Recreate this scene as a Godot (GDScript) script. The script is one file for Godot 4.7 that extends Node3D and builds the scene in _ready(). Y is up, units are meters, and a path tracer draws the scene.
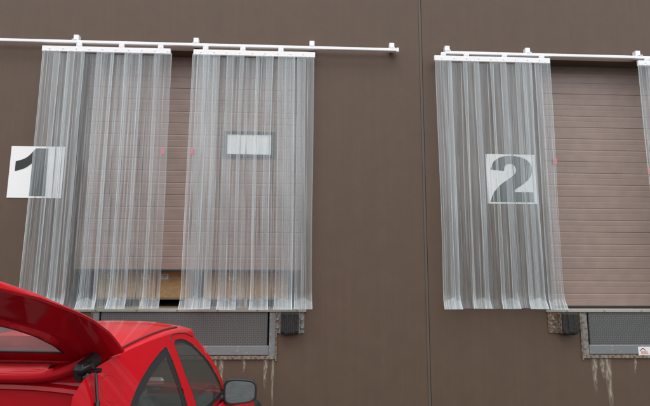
extends Node3D

var used := {}
var rng := RandomNumberGenerator.new()
var M := {}

# ---------------------------------------------------------------- naming and tagging
func numbered(called: String, parent: Node) -> String:
	var key := str(parent.get_instance_id()) + called
	var n: int = used.get(key, 0)
	used[key] = n + 1
	return called if n == 0 else "%s_%03d" % [called, n]

func thing(called: String, label: String, category: String, at := Vector3.ZERO, turn := 0.0, group := "") -> Node3D:
	var o := Node3D.new()
	o.name = numbered(called, self)
	add_child(o, true)
	o.position = at
	o.rotation.y = turn
	o.set_meta("label", label)
	o.set_meta("category", category)
	if group != "":
		o.set_meta("group", group)
	return o

func obj(called: String, mesh: Mesh, m: Material, parent: Node = self, at := Vector3.ZERO) -> MeshInstance3D:
	var o := MeshInstance3D.new()
	o.name = numbered(called, parent)
	o.mesh = mesh
	o.material_override = m
	o.position = at
	parent.add_child(o, true)
	return o

func structure(o: Node, label := "") -> Node:
	o.set_meta("kind", "structure")
	if label != "":
		o.set_meta("label", label)
	return o

# ---------------------------------------------------------------- materials
func lin(r: float, g: float, b: float, a := 1.0) -> Color:
	var c := Color(r, g, b).linear_to_srgb()
	c.a = a
	return c

func mat(c: Color, rough := 0.7, metal := 0.0, spec := 0.5) -> StandardMaterial3D:
	var m := StandardMaterial3D.new()
	m.albedo_color = c
	m.roughness = rough
	m.metallic = metal
	m.metallic_specular = spec
	return m

func noise_tex(seed_: int, freq: float, c0: Color, c1: Color, c2: Color, size := 512, oct := 5, normal := false) -> NoiseTexture2D:
	var n := FastNoiseLite.new()
	n.seed = seed_
	n.noise_type = FastNoiseLite.TYPE_SIMPLEX_SMOOTH
	n.frequency = freq
	n.fractal_octaves = oct
	var t := NoiseTexture2D.new()
	t.width = size
	t.height = size
	t.seamless = true
	t.noise = n
	if normal:
		t.as_normal_map = true
		t.bump_strength = 3.0
	else:
		var g := Gradient.new()
		g.offsets = PackedFloat32Array([0.0, 0.5, 1.0])
		g.colors = PackedColorArray([c0, c1, c2])
		t.color_ramp = g
	return t

func mottled(base: Color, seed_: int, spread: float, freq: float, scale: float, rough := 0.75, bump := 0.0) -> StandardMaterial3D:
	var m := mat(Color.WHITE, rough)
	m.albedo_texture = noise_tex(seed_, freq, base * (1.0 - spread), base, base * (1.0 + spread))
	m.uv1_triplanar = true
	m.uv1_world_triplanar = true
	m.uv1_scale = Vector3.ONE * scale
	if bump > 0.0:
		m.heightmap_enabled = true
		m.heightmap_scale = bump
		m.heightmap_texture = noise_tex(seed_ + 7, 0.05, Color.BLACK, Color.GRAY, Color.WHITE)
	return m

func strip_texture(seed_: int, haze: float, rib_shade: float, scuff_sheen: float) -> ImageTexture:
	# clear ribbed PVC: cloudy bands along the length, painted rib glints and shade, skylit sheen on scuffed foot
	var w := 34
	var h := 512
	var img := Image.create(w, h, false, Image.FORMAT_RGBA8)
	var r := RandomNumberGenerator.new()
	r.seed = seed_
	var n := FastNoiseLite.new()
	n.seed = seed_
	n.frequency = 1.0
	n.fractal_octaves = 2
	var n2 := FastNoiseLite.new()
	n2.seed = seed_ + 5
	n2.frequency = 1.0
	n2.fractal_octaves = 4
	var bands := []
	for i in 4:
		bands.append([r.randf(), r.randf_range(0.03, 0.10), r.randf_range(-0.6, 1.5) * haze])
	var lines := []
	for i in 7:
		lines.append([r.randf_range(0.03, 0.97), r.randf_range(0.008, 0.02), r.randf_range(0.4, 1.0) * rib_shade, r.randf() * 20.0])  # dark lines: shade of ribs and gaps, painted into the colour
	var fine := []
	for x in w:
		var q := r.randf()
		fine.append(r.randf_range(0.12, 0.42) if q < 0.24 else (r.randf_range(-0.30, -0.08) * rib_shade * 2.4 if q > 0.70 else 0.0))  # bright columns paint glints on the ribs, dark ones the shade between them
	for y in h:
		var v := float(y) / h
		for x in w:
			var u := (x + 0.5) / w
			var a := haze * (0.9)
			for q in bands:
				a += q[2] * exp(-pow((u - q[0]) / q[1], 2.0))
			a *= 1.0 + 0.55 * n.get_noise_2d(u * 4.0, v * 2.0)
			var fl: float = fine[x] * clampf(0.6 + 1.1 * n.get_noise_2d(x * 3.7, v * 1.8), 0.0, 1.3)
			a += maxf(fl, 0.0)
			var e := minf(u, 1.0 - u)
			a += 0.40 * exp(-pow(e / 0.035, 2.0))  # strip edges painted paler for the light they catch
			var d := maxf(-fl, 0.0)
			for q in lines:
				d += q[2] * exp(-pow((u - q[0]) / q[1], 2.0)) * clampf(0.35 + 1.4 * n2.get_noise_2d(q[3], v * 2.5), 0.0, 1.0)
			var foot := 0.957 - 0.004 * n.get_noise_2d(u * 6.0, 3.0) + 0.03 * absf(u - 0.5)
			if v > foot:
				a += scuff_sheen * (0.5 + 1.1 * maxf(0.0, n2.get_noise_2d(u * 14.0, v * 12.0)) + 0.4 * absf(sin(TAU * u * 7.0)))  # pale foot: skylight sheen painted in over scuff grain
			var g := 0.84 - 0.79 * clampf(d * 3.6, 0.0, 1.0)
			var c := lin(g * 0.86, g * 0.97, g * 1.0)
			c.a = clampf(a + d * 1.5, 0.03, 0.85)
			img.set_pixel(x, y, c)
	return ImageTexture.create_from_image(img)

func strip_mat(seed_: int, haze: float, rib_shade: float, scuff_sheen: float) -> StandardMaterial3D:
	var m := mat(Color.WHITE, 0.3, 0.0, 0.35)
	m.transparency = BaseMaterial3D.TRANSPARENCY_ALPHA
	m.cull_mode = BaseMaterial3D.CULL_DISABLED
	m.albedo_texture = strip_texture(seed_, haze, rib_shade, scuff_sheen)
	return m

func diamond_textures() -> Array:
	var s := 128
	var a := Image.create(s, s, false, Image.FORMAT_RGB8)
	var b := Image.create(s, s, false, Image.FORMAT_RGB8)
	var r := RandomNumberGenerator.new()
	r.seed = 4
	for y in s:
		for x in s:
			var best := 0.0
			for q in [[32, 32, 1], [96, 96, 1], [96, 32, -1], [32, 96, -1]]:
				var dx: float = x + 0.5 - q[0]
				var dy: float = y + 0.5 - q[1]
				var p: float = (dx + dy * q[2]) * 0.7071
				var t: float = (dx * -q[2] + dy) * 0.7071
				var e := 1.0 - pow(absf(p) / 30.0, 2.0) - pow(absf(t) / 9.0, 2.0)
				best = maxf(best, clampf(e * 2.0, 0.0, 1.0))
			var g := 0.10 + 0.10 * best + r.randf_range(-0.02, 0.02)
			a.set_pixel(x, y, lin(g, g * 1.02, g * 1.0))
			b.set_pixel(x, y, Color(best, best, best))
	a.generate_mipmaps()
	return [ImageTexture.create_from_image(a), ImageTexture.create_from_image(b)]

func rust_texture(seed_: int, amount: float, base: Color) -> ImageTexture:
	var s := 256
	var img := Image.create(s, s, false, Image.FORMAT_RGB8)
	var n := FastNoiseLite.new()
	n.seed = seed_
	n.frequency = 0.02
	n.fractal_octaves = 5
	for y in s:
		for x in s:
			# blended with itself so that the tile has no seam
			var k := n.get_noise_2d(x, y) * (1.0 - float(x) / s) + n.get_noise_2d(x - s, y) * float(x) / s
			var f := n.get_noise_2d(x * 6.0, y * 6.0)
			var t := clampf((k + f * 0.35 + amount) * 4.0, 0.0, 1.0)
			var rust := lin(0.14 + 0.08 * f, 0.066 + 0.04 * f, 0.03)
			var c := base.lerp(rust, t)
			if k + f * 0.4 < -0.40:
				c = c.lerp(lin(0.36, 0.35, 0.31), 0.7)
			img.set_pixel(x, y, c)
	img.generate_mipmaps()
	return ImageTexture.create_from_image(img)

func tri(m: StandardMaterial3D, tex: Texture2D, scale: float) -> StandardMaterial3D:
	m.albedo_texture = tex
	m.albedo_color = Color.WHITE
	m.uv1_triplanar = true
	m.uv1_world_triplanar = true
	m.uv1_scale = Vector3.ONE * scale
	return m

func wall_texture(base: Color) -> ImageTexture:
	# painted concrete: grain, faint runs down the face, pale chips and dark specks
	var n := 1024
	var f := FastNoiseLite.new()
	f.seed = 12
	f.frequency = 0.012
	f.fractal_octaves = 6
	f.fractal_gain = 0.62
	var grain := f.get_seamless_image(n, n)
	f.seed = 13
	f.frequency = 0.03
	f.fractal_octaves = 3
	var runs := f.get_seamless_image(n, 32)
	runs.resize(n, n, Image.INTERPOLATE_CUBIC)
	var img := Image.create(n, n, false, Image.FORMAT_RGB8)
	for y in n:
		for x in n:
			var k := 1.0 + 0.055 * (grain.get_pixel(x, y).r - 0.5) + 0.045 * (runs.get_pixel(x, y).r - 0.5)
			img.set_pixel(x, y, Color(base.r * k, base.g * k, base.b * k))
	var r := RandomNumberGenerator.new()
	r.seed = 14
	for i in 420:
		var cx := r.randi() % n
		var cy := r.randi() % n
		var pale := r.randf() < 0.55
		var len_ := r.randi_range(1, 5)
		var t := r.randf_range(0.12, 0.42)
		for j in len_:
			var px := (cx + (j if r.randf() < 0.5 else 0)) % n
			var py := (cy + j) % n
			var c := img.get_pixel(px, py)
			img.set_pixel(px, py, c.lerp(Color(0.62, 0.56, 0.5) if pale else Color(0.16, 0.12, 0.1), t))
	return ImageTexture.create_from_image(img)

func make_materials() -> void:
	M.wall = mat(Color.WHITE, 0.55, 0.0, 0.42)
	tri(M.wall, wall_texture(lin(0.107, 0.070, 0.0485)), 0.24)
	M.wall.heightmap_enabled = true
	M.wall.heightmap_scale = 0.06
	M.wall.heightmap_texture = noise_tex(18, 0.06, Color.BLACK, Color.GRAY, Color.WHITE)
	M.sealant = mat(lin(0.10, 0.076, 0.062), 0.6)
	M.door = mottled(lin(0.275, 0.200, 0.169), 21, 0.04, 0.01, 0.7, 0.45)
	M.white_paint = mat(lin(0.88, 0.88, 0.89), 0.4)
	M.sign_white = mat(lin(0.85, 0.86, 0.86), 0.45)
	M.sign_black = mat(lin(0.022, 0.024, 0.023), 0.45)
	M.rubber = mottled(lin(0.022, 0.021, 0.020), 31, 0.5, 0.02, 3.0, 0.85)
	M.seal = mat(lin(0.02, 0.02, 0.02), 0.8)
	M.grey_steel = tri(mat(Color.WHITE, 0.55, 0.1), rust_texture(5, -0.42, lin(0.19, 0.20, 0.205)), 2.5)
	M.rust_steel = tri(mat(Color.WHITE, 0.8), rust_texture(6, 0.10, lin(0.20, 0.19, 0.16)), 3.5)
	M.worn_steel = tri(mat(Color.WHITE, 0.6, 0.1), rust_texture(8, -0.16, lin(0.20, 0.205, 0.20)), 3.0)
	M.sill = tri(mat(Color.WHITE, 0.6), rust_texture(9, -0.38, lin(0.34, 0.33, 0.30)), 2.0)
	var dt := diamond_textures()
	M.plate = mat(Color.WHITE, 0.5, 0.25)
	M.plate.albedo_texture = dt[0]
	M.plate.heightmap_enabled = true
	M.plate.heightmap_scale = 0.3
	M.plate.heightmap_texture = dt[1]
	M.plate.uv1_triplanar = true
	M.plate.uv1_world_triplanar = true
	M.plate.uv1_scale = Vector3.ONE * 19.0
	M.bolt = mat(lin(0.38, 0.38, 0.37), 0.4, 0.6)
	M.board = mottled(lin(0.50, 0.34, 0.19), 41, 0.08, 0.02, 1.5, 0.85)
	M.board2 = mottled(lin(0.50, 0.31, 0.15), 42, 0.08, 0.02, 1.5, 0.85)
	M.paper = mat(lin(0.75, 0.75, 0.73), 0.7)
	M.ink = mat(lin(0.03, 0.03, 0.03), 0.7)
	M.timber = mottled(lin(0.30, 0.22, 0.14), 43, 0.15, 0.03, 2.0, 0.85)
	M.concrete = mottled(lin(0.22, 0.215, 0.20), 51, 0.12, 0.01, 0.5, 0.85)
	M.inside = mat(lin(0.35, 0.35, 0.34), 0.8)
	M.asphalt = mottled(lin(0.075, 0.074, 0.072), 61, 0.2, 0.02, 0.4, 0.8, 0.2)
	M.pane_milky = mat(lin(0.80, 0.84, 0.82), 0.25)
	M.win_frame = mat(lin(0.015, 0.016, 0.015), 0.5)
	M.pink = mat(lin(0.62, 0.20, 0.24), 0.6)
	M.red = mat(lin(0.50, 0.002, 0.010), 0.5, 0.0, 0.2)
	M.red.clearcoat_enabled = true
	M.red.clearcoat = 0.6
	M.red.clearcoat_roughness = 0.03
	M.black_trim = mat(lin(0.018, 0.018, 0.019), 0.5)
	M.gloss_black = mat(lin(0.012, 0.012, 0.013), 0.25)
	M.cabin = mat(lin(0.06, 0.06, 0.062), 0.85)
	M.seat = mottled(lin(0.075, 0.075, 0.078), 71, 0.15, 0.05, 4.0, 0.95)
	M.glass = mat(lin(0.055, 0.064, 0.058, 0.58), 0.04)
	M.glass.transparency = BaseMaterial3D.TRANSPARENCY_ALPHA
	M.clear_glass = mat(lin(0.7, 0.6, 0.6, 0.10), 0.04)
	M.clear_glass.backlight_enabled = true
	M.clear_glass.backlight = lin(0.12, 0.12, 0.12)
	M.clear_glass.transparency = BaseMaterial3D.TRANSPARENCY_ALPHA
	M.mirror = mat(lin(0.45, 0.49, 0.49), 0.03, 1.0)
	M.chrome = mat(lin(0.6, 0.6, 0.6), 0.15, 1.0)
	M.tyre = mat(lin(0.02, 0.02, 0.02), 0.9)
	M.rim = mat(lin(0.4, 0.4, 0.4), 0.35, 0.8)
	M.lamp_red = mat(lin(0.35, 0.01, 0.01), 0.1)
	M.stain = mat(Color.WHITE, 0.85)
	M.stain.transparency = BaseMaterial3D.TRANSPARENCY_ALPHA
	M.stain.albedo_texture = stain_texture()
	M.faint = M.stain.duplicate()
	M.faint.albedo_color = Color(0.75, 0.72, 0.68, 0.35)
	M.pvc = mat(lin(0.72, 0.80, 0.82, 0.03), 0.10, 0.0, 0.7)
	M.pvc.transparency = BaseMaterial3D.TRANSPARENCY_ALPHA
	M.pvc.cull_mode = BaseMaterial3D.CULL_DISABLED
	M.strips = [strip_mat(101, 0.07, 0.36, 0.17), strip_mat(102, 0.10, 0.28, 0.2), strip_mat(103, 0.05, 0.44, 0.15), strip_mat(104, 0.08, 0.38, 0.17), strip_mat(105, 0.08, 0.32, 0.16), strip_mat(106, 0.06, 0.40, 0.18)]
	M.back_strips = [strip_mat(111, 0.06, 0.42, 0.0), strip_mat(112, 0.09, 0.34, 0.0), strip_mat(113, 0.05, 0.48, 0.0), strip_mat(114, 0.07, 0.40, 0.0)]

func stain_texture() -> ImageTexture:
	var w := 64
	var h := 256
	var img := Image.create(w, h, false, Image.FORMAT_RGBA8)
	var n := FastNoiseLite.new()
	n.seed = 77
	n.frequency = 1.0
	n.fractal_octaves = 3
	for y in h:
		for x in w:
			var u := float(x) / w
			var v := float(y) / h
			var k := n.get_noise_2d(u * 2.0, v * 3.0)
			var e := pow(maxf(0.0, 1.0 - pow(absf(u - 0.5) * 2.0, 2.0)), 1.4)
			var a := clampf(e * pow(1.0 - v, 0.6) * (0.62 + 0.9 * k), 0.0, 0.7)
			var c := lin(0.42 + 0.2 * k, 0.36 + 0.2 * k, 0.27 + 0.15 * k)
			c.a = a
			img.set_pixel(x, y, c)
	return ImageTexture.create_from_image(img)

# ---------------------------------------------------------------- shapes
func begin() -> SurfaceTool:
	var st := SurfaceTool.new()
	st.begin(Mesh.PRIMITIVE_TRIANGLES)
	st.set_smooth_group(-1)
	return st

func quad(st: SurfaceTool, a: Vector3, b: Vector3, c: Vector3, d: Vector3) -> void:
	# corners run clockwise as seen from the front
	for p in [a, b, c, a, c, d]:
		st.add_vertex(p)

func face_quad(st: SurfaceTool, a: Vector3, b: Vector3, c: Vector3, d: Vector3, out: Vector3) -> void:
	var n := (c - a).cross(d - b)
	if n.dot(out) > 0.0:
		quad(st, d, c, b, a)
	else:
		quad(st, a, b, c, d)

func done(st: SurfaceTool) -> ArrayMesh:
	st.index()
	st.generate_normals()
	return st.commit()

func add_box(st: SurfaceTool, c: Vector3, s: Vector3, bev := 0.004, basis := Basis()) -> void:
	# a box with chamfered edges
	var h := s * 0.5
	bev = minf(bev, minf(h.x, minf(h.y, h.z)) * 0.6)
	var f := func(sx, sy, sz, ax) -> Vector3:
		var p := Vector3(sx * h.x, sy * h.y, sz * h.z)
		for k in 3:
			if k != ax:
				p[k] -= signf(p[k]) * bev
		return c + basis * p
	for ax in 3:
		for sg in [-1, 1]:
			var o := Vector3.ZERO
			o[ax] = sg
			var q := []
			for w in [[-1, -1], [1, -1], [1, 1], [-1, 1]]:
				var v := [0, 0, 0]
				v[ax] = sg
				v[(ax + 1) % 3] = w[0]
				v[(ax + 2) % 3] = w[1]
				q.append(f.call(v[0], v[1], v[2], ax))
			face_quad(st, q[0], q[1], q[2], q[3], basis * o)
	for ax in 3:
		var b1 := (ax + 1) % 3
		var b2 := (ax + 2) % 3
		for s1 in [-1, 1]:
			for s2 in [-1, 1]:
				var v0 := [0, 0, 0]
				var v1 := [0, 0, 0]
				v0[ax] = -1
				v1[ax] = 1
				v0[b1] = s1
				v1[b1] = s1
				v0[b2] = s2
				v1[b2] = s2
				var pa: Vector3 = f.call(v0[0], v0[1], v0[2], b1)
				var pb: Vector3 = f.call(v1[0], v1[1], v1[2], b1)
				var pc: Vector3 = f.call(v1[0], v1[1], v1[2], b2)
				var pd: Vector3 = f.call(v0[0], v0[1], v0[2], b2)
				var o := Vector3.ZERO
				o[b1] = s1
				o[b2] = s2
				face_quad(st, pa, pb, pc, pd, basis * o)
	for sx in [-1, 1]:
		for sy in [-1, 1]:
			for sz in [-1, 1]:
				var a: Vector3 = f.call(sx, sy, sz, 0)
				var b: Vector3 = f.call(sx, sy, sz, 1)
				var d: Vector3 = f.call(sx, sy, sz, 2)
				if (b - a).cross(d - a).dot(basis * Vector3(sx, sy, sz)) > 0.0:
					st.add_vertex(a); st.add_vertex(d); st.add_vertex(b)
				else:
					st.add_vertex(a); st.add_vertex(b); st.add_vertex(d)

func box(s: Vector3, bev := 0.004) -> ArrayMesh:
	var st := begin()
	add_box(st, Vector3.ZERO, s, bev)
	return done(st)

func add_grid(st: SurfaceTool, rows: Array, out: Vector3, smooth := true, group := 0) -> void:
	# rows of points; out is roughly where the front looks
	st.set_smooth_group(group if smooth else -1)
	for i in rows.size() - 1:
		for j in rows[i].size() - 1:
			face_quad(st, rows[i][j], rows[i][j + 1], rows[i + 1][j + 1], rows[i + 1][j], out)
	st.set_smooth_group(-1)

func add_tube(st: SurfaceTool, pts: Array, r, sides := 10) -> void:
	st.set_smooth_group(1)
	var rings := []
	for i in pts.size():
		var d: Vector3 = (pts[mini(i + 1, pts.size() - 1)] - pts[maxi(i - 1, 0)]).normalized()
		var up := Vector3.UP if absf(d.y) < 0.9 else Vector3.RIGHT
		var a := d.cross(up).normalized()
		var b := d.cross(a).normalized()
		var rad: float = r[i] if r is Array else r
		var ring := []
		for k in sides:
			var t := TAU * k / sides
			ring.append(pts[i] + (a * cos(t) + b * sin(t)) * rad)
		rings.append(ring)
	for i in pts.size() - 1:
		for k in sides:
			var k2 := (k + 1) % sides
			var mid: Vector3 = (rings[i][k] + rings[i + 1][k2]) * 0.5 - (pts[i] + pts[i + 1]) * 0.5
			face_quad(st, rings[i][k], rings[i][k2], rings[i + 1][k2], rings[i + 1][k], mid)
	st.set_smooth_group(-1)
	for e in [0, pts.size() - 1]:
		var d: Vector3 = pts[0] - pts[1] if e == 0 else pts[-1] - pts[-2]
		for k in sides:
			var p: Vector3 = rings[e][k]
			var q: Vector3 = rings[e][(k + 1) % sides]
			if (p - pts[e]).cross(q - pts[e]).dot(d) > 0.0:
				st.add_vertex(pts[e]); st.add_vertex(q); st.add_vertex(p)
			else:
				st.add_vertex(pts[e]); st.add_vertex(p); st.add_vertex(q)

func wall_panel(xs: Array, ys: Array, holes: Array, z0: float, z1: float) -> ArrayMesh:
	# a slab between z0 (front) and z1 (back), cut at xs and ys, with rectangular holes
	var st := begin()
	var solid := func(i: int, j: int) -> bool:
		if i < 0 or j < 0 or i >= xs.size() - 1 or j >= ys.size() - 1:
			return false
		var cx: float = (xs[i] + xs[i + 1]) * 0.5
		var cy: float = (ys[j] + ys[j + 1]) * 0.5
		for h in holes:
			if cx > h[0] and cx < h[1] and cy > h[2] and cy < h[3]:
				return false
		return true
	for i in xs.size() - 1:
		for j in ys.size() - 1:
			if not solid.call(i, j):
				continue
			var a: float = xs[i]
			var b: float = xs[i + 1]
			var c: float = ys[j]
			var d: float = ys[j + 1]
			face_quad(st, Vector3(a, c, z0), Vector3(b, c, z0), Vector3(b, d, z0), Vector3(a, d, z0), Vector3.BACK)
			face_quad(st, Vector3(a, c, z1), Vector3(b, c, z1), Vector3(b, d, z1), Vector3(a, d, z1), Vector3.FORWARD)
			if not solid.call(i - 1, j):
				face_quad(st, Vector3(a, c, z0), Vector3(a, d, z0), Vector3(a, d, z1), Vector3(a, c, z1), Vector3.LEFT)
			if not solid.call(i + 1, j):
				face_quad(st, Vector3(b, c, z0), Vector3(b, d, z0), Vector3(b, d, z1), Vector3(b, c, z1), Vector3.RIGHT)
			if not solid.call(i, j - 1):
				face_quad(st, Vector3(a, c, z0), Vector3(b, c, z0), Vector3(b, c, z1), Vector3(a, c, z1), Vector3.DOWN)
			if not solid.call(i, j + 1):
				face_quad(st, Vector3(a, d, z0), Vector3(b, d, z0), Vector3(b, d, z1), Vector3(a, d, z1), Vector3.UP)
	return done(st)

func flat_shape(poly: PackedVector2Array, depth: float) -> ArrayMesh:
	# a flat cut-out standing in the xy plane, its back at z = 0
	var st := begin()
	var t := Geometry2D.triangulate_polygon(poly)
	for i in range(0, t.size(), 3):
		var p := poly[t[i]]
		var q := poly[t[i + 1]]
		var r := poly[t[i + 2]]
		var ccw := (q - p).cross(r - p) > 0.0
		var o := [p, r, q] if ccw else [p, q, r]
		for v in o:
			st.add_vertex(Vector3(v.x, v.y, depth))
	for i in poly.size():
		var p := poly[i]
		var q := poly[(i + 1) % poly.size()]
		var n := Vector3((q - p).y, -(q - p).x, 0)
		if not Geometry2D.is_polygon_clockwise(poly):
			pass
		else:
			n = -n
		face_quad(st, Vector3(p.x, p.y, 0), Vector3(q.x, q.y, 0), Vector3(q.x, q.y, depth), Vector3(p.x, p.y, depth), n)
	return done(st)

# ---------------------------------------------------------------- the building
const SILL := 1.335
const TOP := 4.80
const D1 := [-2.98, -0.02]
const D2 := [3.28, 6.24]
const P1 := [-2.60, -0.335]
const P2 := [3.625, 5.88]
const PITY := 0.745

func build_wall() -> void:
	var w := thing("warehouse_wall", "tall brown painted concrete warehouse wall with two dock openings", "wall")
	var h1 := [[D1[0], D1[1], SILL, TOP], [P1[0], P1[1], PITY, SILL]]
	obj("concrete_panel", wall_panel([-7.0, D1[0], P1[0], P1[1], D1[1], 1.588], [-0.2, PITY, SILL, TOP, 7.6], h1, 0.0, -0.2), M.wall, w)
	var h2 := [[D2[0], D2[1], SILL, TOP], [P2[0], P2[1], PITY, SILL]]
	obj("concrete_panel", wall_panel([1.632, D2[0], P2[0], P2[1], D2[1], 9.6], [-0.2, PITY, SILL, TOP, 7.6], h2, 0.0, -0.2), M.wall, w)
	obj("joint_sealant", box(Vector3(0.0395, 7.8, 0.03), 0.005), M.sealant, w, Vector3(1.61, 3.7, -0.0185))
	# lime and rust runs on the concrete below the dock levellers
	for s in [[3.765, 0.10, 0.42], [3.872, 0.09, 0.26], [3.945, 0.12, 0.74], [4.30, 0.05, 0.2], [-0.355, 0.045, 0.70], [-0.45, 0.07, 0.36], [-0.99, 0.08, 0.34], [-1.07, 0.06, 0.22], [-0.72, 0.05, 0.16]]:
		var st := begin()
		st.set_normal(Vector3.BACK)
		var n := 10
		for i in n:
			var v0 := float(i) / n
			var v1 := float(i + 1) / n
			var wd := func(v: float) -> float: return s[1] * 0.5 * (1.0 - 0.55 * v)
			var dx := func(v: float) -> float: return sin(v * 4.0 + s[0] * 9.0) * 0.008
			var pts := [[-1, v0], [1, v0], [1, v1], [-1, v0], [1, v1], [-1, v1]]
			for p in pts:
				st.set_uv(Vector2(0.5 + 0.5 * p[0], p[1]))
				st.set_normal(Vector3.BACK)
				st.add_vertex(Vector3(s[0] + dx.call(p[1]) + p[0] * wd.call(p[1]), PITY - 0.012 - p[1] * s[2], 0.003))
		obj("stain", st.commit(), M.stain, w)
	for s in [[3.79, 0.022, 0.75, 5.75], [-0.9, 0.012, 0.35, 5.6]]:
		var st := begin()
		for i in 8:
			for p in [[-1, i], [1, i], [1, i + 1], [-1, i], [1, i + 1], [-1, i + 1]]:
				var v: float = p[1] / 8.0
				st.set_uv(Vector2(0.5 + 0.5 * p[0], v))
				st.set_normal(Vector3.BACK)
				st.add_vertex(Vector3(s[0] + 0.006 * sin(v * 5.0) + p[0] * s[1] * 0.5 * (1.0 - 0.4 * v), s[3] - v * s[2], 0.003))
		obj("stain", st.commit(), M.faint, w)
	# warehouse behind the doors
	var inn := thing("warehouse_interior", "dim warehouse room seen under the raised dock door", "room")
	obj("floor", box(Vector3(16.2, 0.3, 9.0), 0.0), M.concrete, inn, Vector3(1.3, SILL - 0.152, -4.702 - 0.3))
	obj("back_wall", box(Vector3(16.2, 7.0, 0.2), 0.0), M.inside, inn, Vector3(1.3, 4.6, -9.5))
	obj("ceiling", box(Vector3(16.6, 0.2, 9.8), 0.0), M.inside, inn, Vector3(1.3, 7.3, -4.6))
	for sx in [-6.9, 9.5]:
		obj("side_wall", box(Vector3(0.2, 7.0, 9.2), 0.0), M.inside, inn, Vector3(sx, 4.0, -4.85))
	# steel sill edges
	for d in [[-3.08, 0.05], [3.165, 6.34]]:
		var o := obj("sill_edge", box(Vector3(d[1] - d[0], 0.032, 0.30), 0.003), M.sill, w, Vector3((d[0] + d[1]) * 0.5, SILL + 0.001, -0.125))
		o.set_meta("label", "pale worn steel edge along the dock floor")

func build_yard() -> void:
	# two unseen sheds, added to give the glossy strips and the paint something to mirror
	for q in [[-24.0, 30.0, 36.0, 8.5, "long grey shed added out of view for reflections, left of the gap"], [26.0, 34.0, 42.0, 7.0, "long grey shed added out of view for reflections, right of the gap"]]:
		var b := thing("added_shed", q[4], "building", Vector3(q[0], 0.0, q[1] + 6.0), 0.0, "sheds added for reflections")
		obj("wall", box(Vector3(q[2], q[3], 12.0), 0.05), M.concrete, b, Vector3(0, q[3] * 0.5, 0))
		obj("roof", box(Vector3(q[2] + 0.6, 0.4, 12.6), 0.05), M.grey_steel, b, Vector3(0, q[3] + 0.2, 0))
		for i in 5:
			obj("roller_door", box(Vector3(3.6, 4.4, 0.12), 0.02), M.door, b, Vector3(-q[2] * 0.5 + 4.5 + i * (q[2] - 9.0) / 4.0, 2.2, -6.03))

func door_section(width: float, height: float) -> ArrayMesh:
	# ribbed steel section, its face at z = 0, its bottom at y = 0
	var prof := []
	var n := 3
	var p := height / n
	prof.append(Vector2(0.0012, -0.02))
	prof.append(Vector2(0.0012, -0.003))
	prof.append(Vector2(0.008, 0.0))
	for i in n:
		var y := i * p
		var k := 0.55 * p
		if i > 0:
			prof.append(Vector2(y - 0.018, 0.0))
			prof.append(Vector2(y - 0.006, -0.0035))
			prof.append(Vector2(y + 0.002, -0.0035))
			prof.append(Vector2(y + 0.006, 0.0))
		prof.append(Vector2(y + k - 0.010, 0.0))
		prof.append(Vector2(y + k, -0.0012))
		prof.append(Vector2(y + k + 0.010, 0.0))
	prof.append(Vector2(height - 0.008, 0.0))
	prof.append(Vector2(height - 0.0012, -0.003))
	prof.append(Vector2(height - 0.0012, -0.045))
	prof.append(Vector2(0.0012, -0.045))
	var st := begin()
	for i in prof.size():
		var a: Vector2 = prof[i]
		var b: Vector2 = prof[(i + 1) % prof.size()]
		var out := Vector3(0, -(b - a).y, (b - a).x)
		# front goes up: outside is +z
		out = Vector3(0, -(b.y - a.y), b.x - a.x)
		face_quad(st, Vector3(0, a.x, a.y), Vector3(width, a.x, a.y), Vector3(width, b.x, b.y), Vector3(0, b.x, b.y), out)
	return done(st)

func build_door(called_label: String, xs: Array, bottom: float, with_window: bool) -> void:
	var x0: float = xs[0] - 0.06
	var wd: float = xs[1] - xs[0] + 0.12
	var d := thing("overhead_door", called_label, "door", Vector3(x0, bottom, -0.212), 0.0, "ribbed dock doors")
	var sh := 0.5
	var m := door_section(wd, sh)
	var n := 7
	for i in n:
		obj("door_section", m, M.door, d, Vector3(0, 0.03 + sh * i, 0))
	obj("bottom_seal", box(Vector3(wd, 0.034, 0.05), 0.006), M.seal, d, Vector3(wd * 0.5, 0.0165, -0.02))
	if with_window:
		var cx := -0.7535 - x0
		var cy := 3.555 - bottom
		var w := Node3D.new()
		w.name = "window"
		d.add_child(w)
		w.position = Vector3(cx, cy, 0)
		var hw := 0.357
		var hh := 0.185
		for s in [-1, 1]:
			obj("frame_bar", box(Vector3(0.055, hh * 2, 0.03), 0.005), M.win_frame, w, Vector3(s * (hw - 0.0275), 0, 0.008))
			obj("frame_bar", box(Vector3(hw * 2 - 0.112, 0.045, 0.03), 0.005), M.win_frame, w, Vector3(0, s * (hh - 0.0225), 0.008))
		obj("pane", box(Vector3(hw * 2 - 0.10, hh * 2 - 0.08, 0.008), 0.0), M.pane_milky, w, Vector3(0, 0, 0.0065))

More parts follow.
